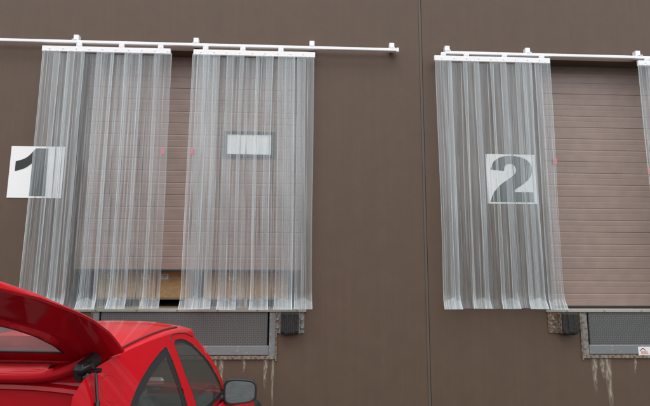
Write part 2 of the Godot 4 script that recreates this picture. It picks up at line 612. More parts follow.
func build_leveler(label: String, xs: Array, sticker: bool) -> void:
	# xs: inner edges of the pit
	var cx: float = (xs[0] + xs[1]) * 0.5
	var w: float = xs[1] - xs[0]
	var d := thing("dock_leveler", label, "dock leveler", Vector3(cx, PITY, 0), 0.0, "dock levelers below the doors")
	var b: float = SILL - PITY
	obj("pit_back", box(Vector3(w, b - 0.03, 0.02), 0.0), M.seal, d, Vector3(0, b * 0.5, -0.19))
	for s in [-1, 1]:
		obj("frame_post", box(Vector3(0.075, b - 0.02, 0.10), 0.004), M.worn_steel if sticker else M.grey_steel, d, Vector3(s * (w * 0.5 - 0.0385), b * 0.5 - 0.008, -0.036))
		obj("frame_edge", box(Vector3(0.02, b + 0.02, 0.016), 0.003), M.rust_steel, d, Vector3(s * (w * 0.5 + 0.0115), b * 0.5 - 0.017, 0.0085))
	obj("lip", box(Vector3(w - 0.20, 0.415, 0.03), 0.004), M.plate, d, Vector3(0, b - 0.225, -0.005))
	obj("lip_keeper", box(Vector3(w - 0.156, 0.115, 0.05), 0.006), M.grey_steel, d, Vector3(0, 0.104, -0.004))
	obj("bottom_angle", box(Vector3(w + 0.01, 0.044, 0.07), 0.004), M.rust_steel, d, Vector3(0, 0.018, -0.012))
	if sticker:
		var p := Node3D.new()
		p.name = "sticker"
		d.add_child(p)
		p.position = Vector3(4.428 - cx, 0.831 - PITY, 0.0225)
		obj("sheet", box(Vector3(0.165, 0.105, 0.002), 0.0), M.paper, p)
		var rm := mat(lin(0.55, 0.03, 0.04), 0.6)
		var roof := PackedVector2Array([Vector2(-0.066, 0.0), Vector2(-0.03, 0.036), Vector2(-0.012, 0.036), Vector2(0.022, 0.004), Vector2(0.012, 0.004), Vector2(-0.018, 0.027), Vector2(-0.026, 0.027), Vector2(-0.054, 0.0)])
		obj("roof_mark", flat_shape(roof, 0.001), M.ink, p, Vector3(0, 0, 0.0012))
		for i in 6:
			obj("red_mark", box(Vector3(0.008, 0.016 + 0.006 * (i % 2), 0.001), 0.0), rm, p, Vector3(-0.042 + i * 0.0145, -0.012, 0.0018))
		obj("red_mark", box(Vector3(0.10, 0.006, 0.001), 0.0), rm, p, Vector3(0.0, -0.034, 0.0018))

func build_bumper(label: String, cx: float, w: float, pads_from: float, pads_to: float, both: bool, rusty: bool) -> void:
	var top := 1.318
	var h := 0.26
	var d := thing("dock_bumper", label, "dock bumper", Vector3(cx, top - h, 0.002), 0.0, "rubber dock bumpers")
	var m: Material = M.rust_steel if rusty else M.worn_steel
	obj("back_plate", box(Vector3(w, h, 0.012), 0.003), m, d, Vector3(0, h * 0.5, 0.006))
	var sides := [-1, 1] if both else [-1]
	for s in sides:
		obj("angle_iron", box(Vector3(0.012, h - 0.01, 0.085), 0.002), m, d, Vector3((pads_from - 0.008) if s < 0 else (pads_to + 0.008), h * 0.5, 0.0555))
		for yy in [0.075, 0.175]:
			var st := begin()
			var bx: float = (-w * 0.5 + pads_from - 0.012) * 0.5 if s < 0 else (w * 0.5 + pads_to + 0.012) * 0.5
			add_tube(st, [Vector3(bx, yy, 0.012), Vector3(bx, yy, 0.03)], 0.017, 6)
			add_tube(st, [Vector3(bx, yy, 0.03), Vector3(bx, yy, 0.045)], 0.009, 8)
			obj("bolt", done(st), M.bolt, d)
	var r := RandomNumberGenerator.new()
	r.seed = int(absf(cx) * 100) + 3
	var n := 9
	var pw := (pads_to - pads_from) / n
	for i in n:
		var st := begin()
		var lo := -0.012 + r.randf_range(-0.012, 0.012) + 0.02 * pow(absf(i - 4.0) / 4.0, 3.0)
		var zz := 0.115 + r.randf_range(-0.006, 0.006)
		var prof := PackedVector2Array()
		for q in [Vector2(0.014, lo), Vector2(zz - 0.03, lo), Vector2(zz - 0.008, lo + 0.012), Vector2(zz, lo + 0.035), Vector2(zz, h - 0.02), Vector2(zz - 0.015, h - 0.004), Vector2(0.014, h - 0.004)]:
			prof.append(q)
		var xa := pads_from + pw * i + 0.0008
		var xb := pads_from + pw * (i + 1) - 0.0008
		var t := Geometry2D.triangulate_polygon(prof)
		for s in [[xa, Vector3.LEFT], [xb, Vector3.RIGHT]]:
			for k in range(0, t.size(), 3):
				var a := Vector3(s[0], prof[t[k]].y, prof[t[k]].x)
				var b := Vector3(s[0], prof[t[k + 1]].y, prof[t[k + 1]].x)
				var c := Vector3(s[0], prof[t[k + 2]].y, prof[t[k + 2]].x)
				var o := [a, b, c] if (b - a).cross(c - a).dot(s[1]) < 0.0 else [a, c, b]
				for v in o:
					st.add_vertex(v)
		for k in prof.size():
			var a := prof[k]
			var b := prof[(k + 1) % prof.size()]
			var out := Vector3(0, (a.y + b.y) * 0.5 - h * 0.5, ((a.x + b.x) * 0.5 - 0.06) * 3.0)
			face_quad(st, Vector3(xa, a.y, a.x), Vector3(xb, a.y, a.x), Vector3(xb, b.y, b.x), Vector3(xa, b.y, b.x), out)
		obj("rubber_pad", done(st), M.rubber, d)

# ---------------------------------------------------------------- strip curtains
func build_rail(label: String, x0: float, x1: float, y: float, brackets: Array, ends: Array) -> void:
	var d := thing("curtain_rail", label, "rail", Vector3(x0, y, 0), 0.0, "curtain rails")
	obj("track", box(Vector3(x1 - x0, 0.042, 0.045), 0.006), M.white_paint, d, Vector3((x1 - x0) * 0.5, 0, 0.10))
	for b in brackets:
		var st := begin()
		add_box(st, Vector3(b - x0, 0.062, 0.0395), Vector3(0.068, 0.115, 0.075), 0.005)
		add_box(st, Vector3(b - x0, 0.03, 0.092), Vector3(0.068, 0.013, 0.062), 0.003)
		obj("bracket", done(st), M.white_paint, d)
	for e in ends:
		obj("end_stop", box(Vector3(0.035, 0.062, 0.06), 0.006), M.white_paint, d, Vector3(e - x0, -0.004, 0.10))

func strip_mesh(width: float, height: float, seed_: int, front: bool, face: Material, cloudy: Material) -> ArrayMesh:
	var r := RandomNumberGenerator.new()
	r.seed = seed_
	var st := SurfaceTool.new()
	st.begin(Mesh.PRIMITIVE_TRIANGLES)
	st.set_smooth_group(0)
	var nu := 34
	var nv := 26
	var curl := r.randf_range(0.022, 0.046) * (1.0 if front else -0.6)
	var ph := r.randf_range(0.0, TAU)
	var sway := r.randf_range(-0.012, 0.012)
	var twist := r.randf_range(-0.05, 0.05)
	var pts := []
	for j in nv + 1:
		var v := pow(float(j) / nv, 0.8)
		if j > nv - 6:
			v = lerpf(pow(float(nv - 6) / nv, 0.8), 1.0, float(j - nv + 6) / 6.0)
		var foot := clampf((v - 0.94) / 0.06, 0.0, 1.0)
		foot = foot * foot * (3.0 - 2.0 * foot)
		var row := []
		# the strip bows across its width between the clamp and the foot, where it lies flat again
		var bow := curl * (0.35 + 0.65 * sin(PI * minf(v * 1.1, 1.0) * 0.5)) * (1.0 - 0.85 * foot)
		var narrow := 1.0 - 3.4 * absf(bow) * (0.8 if front else 0.4)
		var kick := (0.065 if front else 0.012) * foot * foot
		for i in nu + 1:
			var u := float(i) / nu * 2.0 - 1.0
			var x := u * width * 0.5 * narrow + sway * v + 0.006 * sin(ph + v * 5.0)
			var z := bow * (1.0 - u * u) + 0.0011 * cos(float(i) / nu * TAU * 8.0) + u * twist * width * 0.5 * v
			z += 0.006 * sin(ph + v * 7.0) * v + kick
			row.append([Vector3(x, -height * v, z), Vector2((u + 1.0) * 0.5, v)])
		pts.append(row)
	for j in nv:
		for i in nu:
			for q in [[0, 0], [1, 0], [1, 1], [0, 0], [1, 1], [0, 1]]:
				var p = pts[j + q[1]][i + q[0]]
				st.set_uv(p[1])
				st.add_vertex(p[0])
	st.index()
	st.generate_normals()
	st.set_material(face)
	var mesh := st.commit()
	var back_face := SurfaceTool.new()
	back_face.append_from(mesh, 0, Transform3D(Basis(), Vector3(0, 0, -0.003)))
	back_face.set_material(cloudy)
	back_face.commit(mesh)
	return mesh

func build_curtain(label: String, x0: float, x1: float, hx0: float, hx1: float, hangs: Array, ybot: float, seed_: int, fronts: Array, tags: Array) -> void:
	var r := RandomNumberGenerator.new()
	r.seed = seed_
	var ytop := 4.755
	var d := thing("strip_curtain", label, "strip curtain", Vector3((x0 + x1) * 0.5, ybot, 0.12), 0.0, "clear strip curtains")
	var ox: float = (x0 + x1) * 0.5
	var hd := obj("header", box(Vector3(hx1 - hx0, 0.076, 0.036), 0.005), M.white_paint, d, Vector3((hx0 + hx1) * 0.5 - ox, ytop - ybot - 0.038, 0.012))
	var k := 0
	var xx := hx0 + 0.1
	while xx < hx1:
		var st := begin()
		add_tube(st, [Vector3(0, 0, 0.017), Vector3(0, 0, 0.024)], 0.009, 6)
		obj("bolt", done(st), M.white_paint, hd, Vector3(xx - (hx0 + hx1) * 0.5, 0.004, 0))
		xx += 0.17
		k += 1
	for h in hangs:
		var st := begin()
		add_box(st, Vector3(0, 0.024, 0.012), Vector3(0.07, 0.046, 0.03), 0.005)
		add_box(st, Vector3(0, 0.05, -0.012), Vector3(0.045, 0.03, 0.02), 0.004)
		obj("hanger", done(st), M.white_paint, d, Vector3(h - ox, ytop - ybot + 0.0, 0))
	var hgt := ytop - 0.066 - ybot
	# back layer first, then the front layer over its gaps
	var backs := []
	for i in fronts.size() - 1:
		backs.append((fronts[i] + fronts[i + 1]) * 0.5)
	for bx in backs:
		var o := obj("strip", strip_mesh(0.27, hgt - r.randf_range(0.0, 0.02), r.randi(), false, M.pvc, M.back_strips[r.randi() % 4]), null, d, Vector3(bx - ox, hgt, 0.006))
		o.rotation.y = r.randf_range(-0.03, 0.03)
	for fx in fronts:
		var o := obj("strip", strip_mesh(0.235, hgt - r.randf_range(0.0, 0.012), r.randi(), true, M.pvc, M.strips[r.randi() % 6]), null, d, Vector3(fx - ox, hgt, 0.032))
		o.rotation.y = r.randf_range(-0.04, 0.04)
	for t in tags:
		obj("pink_tag", box(Vector3(0.032, 0.075, 0.003), 0.0), M.pink, d, Vector3(t[0] - ox, t[1] - ybot, 0.075))

func build_sign(label: String, cx: float, cy: float, digit: PackedVector2Array, called: String) -> void:
	var s := 0.68
	var d := thing("number_sign", label, "sign", Vector3(cx, cy - s * 0.5, 0.0), 0.0, "dock number signs")
	obj("plate", box(Vector3(s, s, 0.006), 0.001), M.sign_white, d, Vector3(0, s * 0.5, 0.0045))
	var p := PackedVector2Array()
	for q in digit:
		p.append(Vector2((q.x - 0.5) * s, (0.5 - q.y) * s))
	obj(called, flat_shape(p, 0.002), M.sign_black, d, Vector3(0, s * 0.5, 0.0078))

func smooth_loop(c: Array) -> PackedVector2Array:
	# c: [x, y, corner?]; Catmull-Rom between points unless an end is a corner
	var out := PackedVector2Array()
	var n := c.size()
	for i in n:
		var p0 = c[(i - 1 + n) % n]
		var p1 = c[i]
		var p2 = c[(i + 1) % n]
		var p3 = c[(i + 2) % n]
		var a := Vector2(p1[0], p1[1])
		var b := Vector2(p2[0], p2[1])
		out.append(a)
		if p1[2] == 1 and p2[2] == 1:
			continue
		var m0 := (b - Vector2(p0[0], p0[1])) * 0.5 if p1[2] == 0 else (b - a) * 0.8
		var m1 := (Vector2(p3[0], p3[1]) - a) * 0.5 if p2[2] == 0 else (b - a) * 0.8
		for k in range(1, 6):
			var t := k / 6.0
			var h0 := 2.0 * t * t * t - 3.0 * t * t + 1.0
			var h1 := t * t * t - 2.0 * t * t + t
			var h2 := -2.0 * t * t * t + 3.0 * t * t
			var h3 := t * t * t - t * t
			out.append(a * h0 + m0 * h1 + b * h2 + m1 * h3)
	return out

# ---------------------------------------------------------------- cartons
func build_pallet(label: String, x0: float, x1: float, z: float) -> void:
	var d := thing("wooden_pallet", label, "pallet", Vector3((x0 + x1) * 0.5, SILL + 0.001, z), 0.0, "pallets inside the dock door")
	var w := x1 - x0
	var dp := 1.0
	for i in 6:
		obj("deck_board", box(Vector3(w, 0.018, 0.11), 0.002), M.timber, d, Vector3(0, 0.121, -0.055 - i * (dp - 0.11) / 5.0))
	for i in 3:
		obj("stringer", box(Vector3(0.05, 0.092, dp), 0.003), M.timber, d, Vector3(-w * 0.5 + 0.03 + i * (w - 0.06) * 0.5, 0.0655, -dp * 0.5))
	for i in 3:
		obj("bottom_board", box(Vector3(w, 0.018, 0.10), 0.002), M.timber, d, Vector3(0, 0.0095, -0.055 - i * (dp - 0.11) * 0.5))

func build_carton(label: String, x0: float, x1: float, z: float, h: float, m: Material, lab: float) -> void:
	var d := thing("cardboard_carton", label, "box", Vector3((x0 + x1) * 0.5, SILL + 0.132, z), 0.0, "cartons inside the dock door")
	var w := x1 - x0
	obj("carton_body", box(Vector3(w, h, 0.5), 0.006), m, d, Vector3(0, h * 0.5, -0.25))
	obj("packing_tape", box(Vector3(0.055, 0.003, 0.5), 0.0), M.paper, d, Vector3(0, h + 0.002, -0.25))
	if lab > -9.0:
		var l := obj("shipping_label", box(Vector3(0.10, 0.07, 0.002), 0.0), M.paper, d, Vector3(lab, h - 0.175, 0.0015))
		for i in 3:
			obj("printed_line", box(Vector3(0.07 - 0.015 * i, 0.007, 0.001), 0.0), M.ink, l, Vector3(-0.005, 0.018 - 0.017 * i, 0.0012))

# ---------------------------------------------------------------- the red car
# car axes: u forward, v to its right, h up
func P(u: float, v: float, h: float) -> Vector3:
	return Vector3(v, h, -u)

func side_v(u: float, h: float) -> float:
	# half width of the glasshouse
	var t := clampf((h - 0.90) / 0.465, 0.0, 1.2)
	return 0.74 - 0.175 * pow(t, 1.25) - 0.04 * pow((u - 0.8) / 0.9, 2.0)

func ring_loops(outer: Array, inner: Array, steps: int, n: int) -> Array:
	var c := Vector2.ZERO
	for p in inner:
		c += p
	c /= inner.size()
	var loops := []
	var far := func(poly: Array, dir: Vector2) -> Vector2:
		var best := c
		var bd := -1.0
		for i in poly.size():
			var hit = Geometry2D.segment_intersects_segment(c, c + dir * 5.0, poly[i], poly[(i + 1) % poly.size()])
			if hit != null and c.distance_to(hit) > bd:
				bd = c.distance_to(hit)
				best = hit
		return best
	var a := []
	var b := []
	# directions through every inner and outer corner, and evenly between
	var angles := []
	for p in inner + outer:
		angles.append((p - c).angle())
	for i in n:
		angles.append(-PI + TAU * i / n)
	angles.sort()
	for t in angles:
		var dir := Vector2.from_angle(t)
		a.append(far.call(outer, dir))
		b.append(far.call(inner, dir))
	for s in steps + 1:
		var l := []
		for i in a.size():
			l.append(a[i].lerp(b[i], float(s) / steps))
		loops.append(l)
	return loops

func side_surface(st: SurfaceTool, loops: Array, sg: float, off := 0.0) -> void:
	# exact normals of the curved side, so finish with st.index() and st.commit()
	for i in loops.size() - 1:
		var n: int = loops[i].size()
		for k in n:
			var w := [loops[i][k], loops[i][(k + 1) % n], loops[i + 1][(k + 1) % n], loops[i + 1][k]]
			var q := []
			var m := []
			for e in w:
				q.append(P(e.x, sg * (side_v(e.x, e.y) + off), e.y))
				var du := (side_v(e.x + 0.01, e.y) - side_v(e.x - 0.01, e.y)) / 0.02
				var dh := (side_v(e.x, e.y + 0.01) - side_v(e.x, e.y - 0.01)) / 0.02
				m.append(Vector3(sg, -dh, du).normalized())
			var o := [0, 1, 2, 0, 2, 3]
			if (q[2] - q[0]).cross(q[3] - q[1]).x * sg > 0.0:
				o = [3, 2, 1, 3, 1, 0]
			for j in o:
				st.set_normal(m[j])
				st.add_vertex(q[j])

func raw(st: SurfaceTool) -> ArrayMesh:
	st.index()
	return st.commit()

func shrink(poly: Array, d: float) -> Array:
	var r := Geometry2D.offset_polygon(PackedVector2Array(poly), -d, Geometry2D.JOIN_ROUND)
	var out := []
	for p in r[0]:
		out.append(p)
	return out

func solid_surface(st: SurfaceTool, poly: Array, sg: float, off: float) -> void:
	var c := Vector2.ZERO
	for p in poly:
		c += p
	c /= poly.size()
	var small := []
	for p in poly:
		small.append(c + (p - c) * 0.002)
	var loops := ring_loops(poly, small, 5, 24)
	side_surface(st, loops, sg, off)

func body_half(u: float) -> float:
	var e := 0.80
	if u > 1.8:
		e -= 0.16 * pow((u - 1.8) / 1.3, 2.2)
	if u < 0.3:
		e -= 0.10 * pow((0.3 - u) / 0.8, 2.0)
	return e

func belt_h(u: float) -> float:
	if u < 1.6:
		return 0.842
	return 0.842 - 0.05 * smoothstep(1.6, 2.1, u) - 0.22 * pow((u - 1.6) / 1.5, 1.4)

func roof_h(u: float, v: float) -> float:
	var c := 1.462 - 0.055 * pow((0.85 - u) / 0.75, 2.0) if u < 0.85 else 1.462 - 0.12 * pow((u - 0.85) / 0.85, 2.0)
	return c - 0.042 * pow(absf(v) / 0.52, 2.4)

func top_line(u: float) -> float:
	var k := [[-0.05, 1.356], [0.06, 1.372], [0.3, 1.392], [0.5, 1.402], [0.745, 1.405], [0.93, 1.402], [1.06, 1.386], [1.181, 1.345], [1.26, 1.296]]
	for i in k.size() - 1:
		if u <= k[i + 1][0]:
			return lerpf(k[i][1], k[i + 1][1], (u - k[i][0]) / (k[i + 1][0] - k[i][0]))
	return 1.296

func hatch_profile() -> Array:
	# along the right edge, from the hinge outwards: [u, h]
	return [[0.12, 1.402], [0.01, 1.472], [-0.082, 1.522], [-0.247, 1.589], [-0.394, 1.635], [-0.55, 1.677], [-0.678, 1.711], [-0.79, 1.732], [-0.884, 1.7515], [-0.98, 1.765], [-1.07, 1.762], [-1.14, 1.742]]

func build_car() -> void:
	var car := thing("parked_car", "red hatchback parked facing the dock with its tailgate raised", "car", Vector3(-1.50, 0.0, 3.70), -0.12)
	# lower body
	var st := begin()
	var us := []
	for i in 73:
		us.append(-0.52 + 3.62 * i / 72.0)
	var wheels := [0.18, 2.55]
	for sg in [-1.0, 1.0]:
		var rows := []
		for u in us:
			var hb := 0.24
			for wu in wheels:
				if absf(u - wu) < 0.33:
					hb = maxf(hb, 0.29 + sqrt(0.33 * 0.33 - (u - wu) * (u - wu)))
			var top := belt_h(u)
			var row := []
			for k in 11:
				var t := k / 10.0
				var h := lerpf(hb, top, t)
				var th := (h - 0.24) / (top - 0.24)
				var v := body_half(u) + 0.012 * sin(th * PI) - 0.035 * pow(1.0 - th, 3.0) - 0.055 * pow(th, 6.0)
				row.append(P(u, sg * v, h))
			rows.append(row)
		add_grid(st, rows, Vector3(sg, 0, 0))
	# bonnet
	var rows2 := []
	for i in 20:
		var u := lerpf(1.60, 3.1, i / 19.0)
		var row := []
		for k in 15:
			var v := lerpf(-1.0, 1.0, k / 14.0)
			var hw := body_half(u) - 0.055
			row.append(P(u + (0.0 if i < 14 else -0.10 * v * v * (i - 13) / 6.0), v * hw, belt_h(u) + 0.055 * (1.0 - v * v) * (1.0 - 0.5 * i / 19.0)))
		rows2.append(row)
	add_grid(st, rows2, Vector3.UP)
	# nose and rear bumper
	for e in [[3.1, 1.0], [-0.52, -1.0]]:
		var rows3 := []
		for k in 9:
			var h := lerpf(0.24, belt_h(e[0]) if e[1] > 0.0 else 0.60, k / 8.0)
			var row := []
			for i in 15:
				var v := lerpf(-1.0, 1.0, i / 14.0)
				row.append(P(e[0] + e[1] * (0.08 * (1.0 - v * v) + 0.05 * sin(k / 8.0 * PI)), v * (body_half(e[0]) - 0.03), h))
			rows3.append(row)
		add_grid(st, rows3, P(e[1], 0, 0))
	obj("body_shell", done(st), M.red, car)
	st = begin()
	add_box(st, P(1.3, 0, 0.23), Vector3(1.3, 0.04, 3.3), 0.01)
	obj("underbody", done(st), M.black_trim, car)
	# glasshouse sides
	var zone_r := [Vector2(0.81, 0.835), Vector2(0.745, 1.405), Vector2(0.5, 1.402), Vector2(0.3, 1.392), Vector2(0.06, 1.372), Vector2(-0.05, 1.356), Vector2(-0.17, 1.322), Vector2(-0.27, 1.27), Vector2(-0.34, 1.18), Vector2(-0.40, 1.04), Vector2(-0.46, 0.835)]
	var win_r := [Vector2(0.71, 0.868), Vector2(0.69, 1.338), Vector2(0.66, 1.343), Vector2(0.569, 1.328), Vector2(0.40, 1.283), Vector2(0.276, 1.238), Vector2(0.185, 1.197), Vector2(0.093, 1.142), Vector2(0.02, 1.07), Vector2(-0.02, 0.868)]
	var zone_f := [Vector2(1.66, 0.835), Vector2(1.53, 0.97), Vector2(1.475, 1.06), Vector2(1.405, 1.16), Vector2(1.32, 1.25), Vector2(1.26, 1.296), Vector2(1.181, 1.345), Vector2(1.06, 1.386), Vector2(0.93, 1.402), Vector2(0.745, 1.405), Vector2(0.81, 0.835)]
	var win_f := [Vector2(1.545, 0.868), Vector2(1.464, 0.952), Vector2(1.418, 1.028), Vector2(1.361, 1.104), Vector2(1.297, 1.170), Vector2(1.195, 1.246), Vector2(1.108, 1.303), Vector2(1.025, 1.338), Vector2(0.93, 1.360), Vector2(0.84, 1.362), Vector2(0.80, 1.345), Vector2(0.80, 1.156), Vector2(0.86, 0.868)]
	for sg in [1.0, -1.0]:
		st = begin()
		side_surface(st, ring_loops(zone_r, win_r, 4, 60), sg)
		obj("rear_side_panel", raw(st), M.red, car)
		st = begin()
		side_surface(st, ring_loops(zone_f, win_f, 4, 60), sg)
		var door := obj("front_door", raw(st), M.red, car)
		var kids := [[win_r, car, 0.048, "rear_side_window"], [win_f, door, 0.020, "door_window"]]
		for q in kids:
			var w := Node3D.new()
			w.name = numbered(q[3], q[1])
			if q[1] == door:
				# the window belongs to the door
				door.add_child(w, true)
			else:
				car.add_child(w, true)
			st = begin()
			side_surface(st, ring_loops(q[0], shrink(q[0], q[2]), 2, 60), sg, -0.006)
			obj("rubber_seal", raw(st), M.black_trim, w)
			st = begin()
			solid_surface(st, shrink(q[0], q[2] - 0.006), sg, -0.010)
			obj("pane", raw(st), M.glass, w)
		# shut line of the door in the roof rail
		st = begin()
		var line := []
		for q in [Vector2(0.765, 1.36), Vector2(0.77, 1.378), Vector2(0.79, 1.392), Vector2(0.83, 1.399), Vector2(0.93, 1.396), Vector2(1.06, 1.379), Vector2(1.16, 1.345)]:
			line.append(P(q.x, sg * (side_v(q.x, q.y) + 0.001), q.y))
		add_tube(st, line, 0.0035, 6)
		obj("shut_line", done(st), M.black_trim, car)
	# fuel flap on the right rear panel
	st = begin()
	var fl := []
	for i in 25:
		var t := TAU * i / 24.0
		var fu := -0.01 + 0.075 * cos(t)
		var fh := 1.245 + 0.062 * sin(t)
		fl.append(P(fu, side_v(fu, fh) - 0.0005, fh))
	add_tube(st, fl, 0.0016, 6)
	obj("fuel_flap_gap", done(st), mat(lin(0.16, 0.004, 0.006), 0.6), car)
	# roof
	st = begin()
	var rr := []
	for i in 25:
		var u := lerpf(0.06, 1.20, i / 24.0)
		var row := []
		var eh := top_line(u)
		var sv := side_v(u, eh)
		var edge := sv - 0.03
		row.append(P(u, -sv, eh))
		row.append(P(u, -(sv + edge) * 0.5 - 0.004, (eh + roof_h(u, edge)) * 0.5 + 0.004))
		for k in 23:
			var v := lerpf(-edge, edge, k / 22.0)
			row.append(P(u + 0.07 * (1.0 - pow(v / edge, 2.0)) * smoothstep(0.9, 1.2, u) , v, roof_h(u, v)))
		row.append(P(u, (sv + edge) * 0.5 + 0.004, (eh + roof_h(u, edge)) * 0.5 + 0.004))
		row.append(P(u, sv, eh))
		rr.append(row)
	add_grid(st, rr, Vector3.UP)
	var roof := obj("roof", done(st), M.red, car)
	for sg in [1.0, -1.0]:
		st = begin()
		var line := []
		for i in 12:
			var u := lerpf(0.2, 1.05, i / 11.0)
			line.append(P(u, sg * 0.49, roof_h(u, 0.49) + 0.002))
		add_tube(st, line, 0.008, 6)
		obj("roof_moulding", done(st), mat(lin(0.10, 0.012, 0.014), 0.5), roof)
	# headliner and rear header, in body colour as the aperture is
	st = begin()
	var hl := []
	for i in 8:
		var u := lerpf(0.13, 1.2, i / 7.0)
		var row := []
		for k in 9:
			var v := lerpf(-0.53, 0.53, k / 8.0)
			row.append(P(u, v, roof_h(u, v) - 0.035))
		hl.append(row)
	add_grid(st, hl, Vector3.DOWN)
	obj("headliner", done(st), M.cabin, roof)
	st = begin()
	var hdr := []
	for q in [[0.075, 1.40, 0.0], [0.075, 1.33, 0.01], [0.055, 1.262, 0.01], [0.03, 1.250, 0.01], [0.025, 1.232, 0.012], [0.04, 1.222, 0.012], [0.045, 1.12, 0.015], [0.11, 1.09, 0.015]]:
		var row := []
		for k in 21:
			var v := lerpf(-0.53, 0.53, k / 20.0)
			var drop := 0.042 * pow(absf(v) / 0.52, 2.4)
			row.append(P(q[0] - 0.02 * (1.0 - v * v * 3.0), v, q[1] - drop))
		hdr.append(row)
	add_grid(st, hdr, P(-1, 0, 0), false)
	obj("rear_header", done(st), M.red, car)
	st = begin()
	add_box(st, P(0.135, 0, 1.245), Vector3(1.0, 0.29, 0.02), 0.004)
	obj("header_trim", done(st), M.cabin, car)
	# windscreen
	st = begin()
	var ws := []
	for i in 9:
		var t := i / 8.0
		var row := []
		for k in 15:
			var v := lerpf(-1.0, 1.0, k / 14.0)
			row.append(P(lerpf(1.20, 1.64, t) + 0.09 * (1.0 - v * v), v * lerpf(0.535, 0.69, t), lerpf(roof_h(1.2, v * 0.53) - 0.01, 0.86, t) + 0.02 * sin(t * PI)))
		ws.append(row)
	add_grid(st, ws, P(1, 0, 0.5))
	obj("windscreen", done(st), M.glass, car)
	# cabin
	st = begin()
	add_box(st, P(0.6, 0, 0.32), Vector3(1.4, 0.06, 2.1), 0.02)
	obj("cabin_floor", done(st), M.cabin, car)
	st = begin()
	add_box(st, P(1.42, 0, 0.77), Vector3(1.30, 0.16, 0.36), 0.06)
	obj("dashboard", done(st), M.cabin, car)
	for s in [[0.75, 0.34], [0.75, -0.34]]:
		seat(car, s[0], s[1], 0.46)
	seat(car, 0.22, 0.0, 1.10, -0.14)
	st = begin()
	var ringp := []
	for i in 25:
		var t := TAU * i / 24.0
		ringp.append(P(1.12 + 0.07 * sin(t), -0.34 + 0.17 * cos(t), 0.86 + 0.16 * sin(t)))
	add_tube(st, ringp, 0.014, 8)
	add_tube(st, [P(1.12, -0.51, 0.86), P(1.13, -0.34, 0.85), P(1.12, -0.17, 0.86)], 0.02, 8)
	add_tube(st, [P(1.13, -0.34, 0.85), P(1.35, -0.34, 0.78)], 0.03, 8)
	obj("steering_wheel", done(st), M.black_trim, car)
	# inner trim of the side panels
	for sg in [1.0, -1.0]:
		st = begin()
		add_box(st, P(0.65, sg * 0.70, 0.62), Vector3(0.03, 0.54, 1.9), 0.01)
		obj("inner_trim", done(st), M.cabin, car)
		# rear lamp on the pillar
		st = begin()
		var lr := []
		for i in 7:
			var t := i / 6.0
			var row := []
			for k in 5:
				var q := k / 4.0
				var h := lerpf(0.62, 0.90, t)
				row.append(P(-0.365 - 0.10 * (1.0 - t) + 0.16 * q, sg * (0.60 + 0.13 * sqrt(q) - 0.03 * (1.0 - t)), h))
			lr.append(row)
		add_grid(st, lr, P(-0.5, sg, 0))
		obj("rear_lamp", done(st), M.lamp_red, car)
		st = begin()
		add_box(st, P(3.03, sg * 0.50, 0.60), Vector3(0.26, 0.13, 0.10), 0.04)
		obj("headlight", done(st), M.chrome, car)
		for wu in wheels:
			wheel(car, wu, sg)
	# door mirror
	door_mirror(car, 1.0)
	door_mirror(car, -1.0)
	# gas strut and its black bracket in the corner of the aperture
	tailgate(car)

func seat(car: Node3D, u: float, v: float, w: float, low := 0.0) -> void:
	var s := Node3D.new()
	s.name = numbered("seat", car)
	car.add_child(s, true)
	s.position = P(u, v, 0.35 + low)
	var st := begin()
	add_box(st, P(0.22, 0, 0.10), Vector3(w, 0.16, 0.48), 0.05)
	obj("cushion", done(st), M.seat, s)
	st = begin()
	add_box(st, P(-0.06, 0, 0.42), Vector3(w, 0.56, 0.12), 0.045, Basis(Vector3.RIGHT, 0.2))
	obj("backrest", done(st), M.seat, s)
	for k in ([0.0] if w < 0.8 else [-0.33, 0.33]):
		st = begin()
		add_box(st, P(-0.14, k, 0.79), Vector3(0.26, 0.17, 0.09), 0.035, Basis(Vector3.RIGHT, 0.2))
		add_tube(st, [P(-0.11, k - 0.05, 0.66), P(-0.13, k - 0.05, 0.74)], 0.006, 6)
		add_tube(st, [P(-0.11, k + 0.05, 0.66), P(-0.13, k + 0.05, 0.74)], 0.006, 6)
		obj("headrest", done(st), M.seat, s)

func wheel(car: Node3D, u: float, sg: float) -> void:
	var w := Node3D.new()
	w.name = numbered("wheel", car)
	car.add_child(w, true)
	w.position = P(u, sg * 0.68, 0.285)
	var st := begin()
	st.set_smooth_group(0)
	var prof := [[0.19, 0.085], [0.25, 0.095], [0.275, 0.08], [0.285, 0.04], [0.285, -0.04], [0.275, -0.08], [0.25, -0.095], [0.19, -0.085]]
	var n := 36
	for i in n:
		var a := TAU * i / n
		var b := TAU * (i + 1) / n
		for k in prof.size() - 1:
			var p = prof[k]
			var q = prof[k + 1]
			var f := func(e, t) -> Vector3: return Vector3(e[1], e[0] * sin(t), e[0] * cos(t))
			var m: Vector3 = (f.call(p, a) + f.call(q, b)) * 0.5
			face_quad(st, f.call(p, a), f.call(q, a), f.call(q, b), f.call(p, b), m - m.normalized() * 0.2 if absf(m.x) < 0.09 else Vector3(m.x, 0, 0))
	st.set_smooth_group(-1)
	obj("tyre", done(st), M.tyre, w)
	st = begin()
	add_tube(st, [Vector3(-0.06, 0, 0), Vector3(0.06, 0, 0)], 0.192, 30)
	for i in 5:
		var t := TAU * i / 5.0
		add_box(st, Vector3(sg * 0.065, 0.095 * sin(t), 0.095 * cos(t)), Vector3(0.02, 0.05, 0.17), 0.006, Basis(Vector3.RIGHT, -t))
	obj("rim", done(st), M.rim, w)

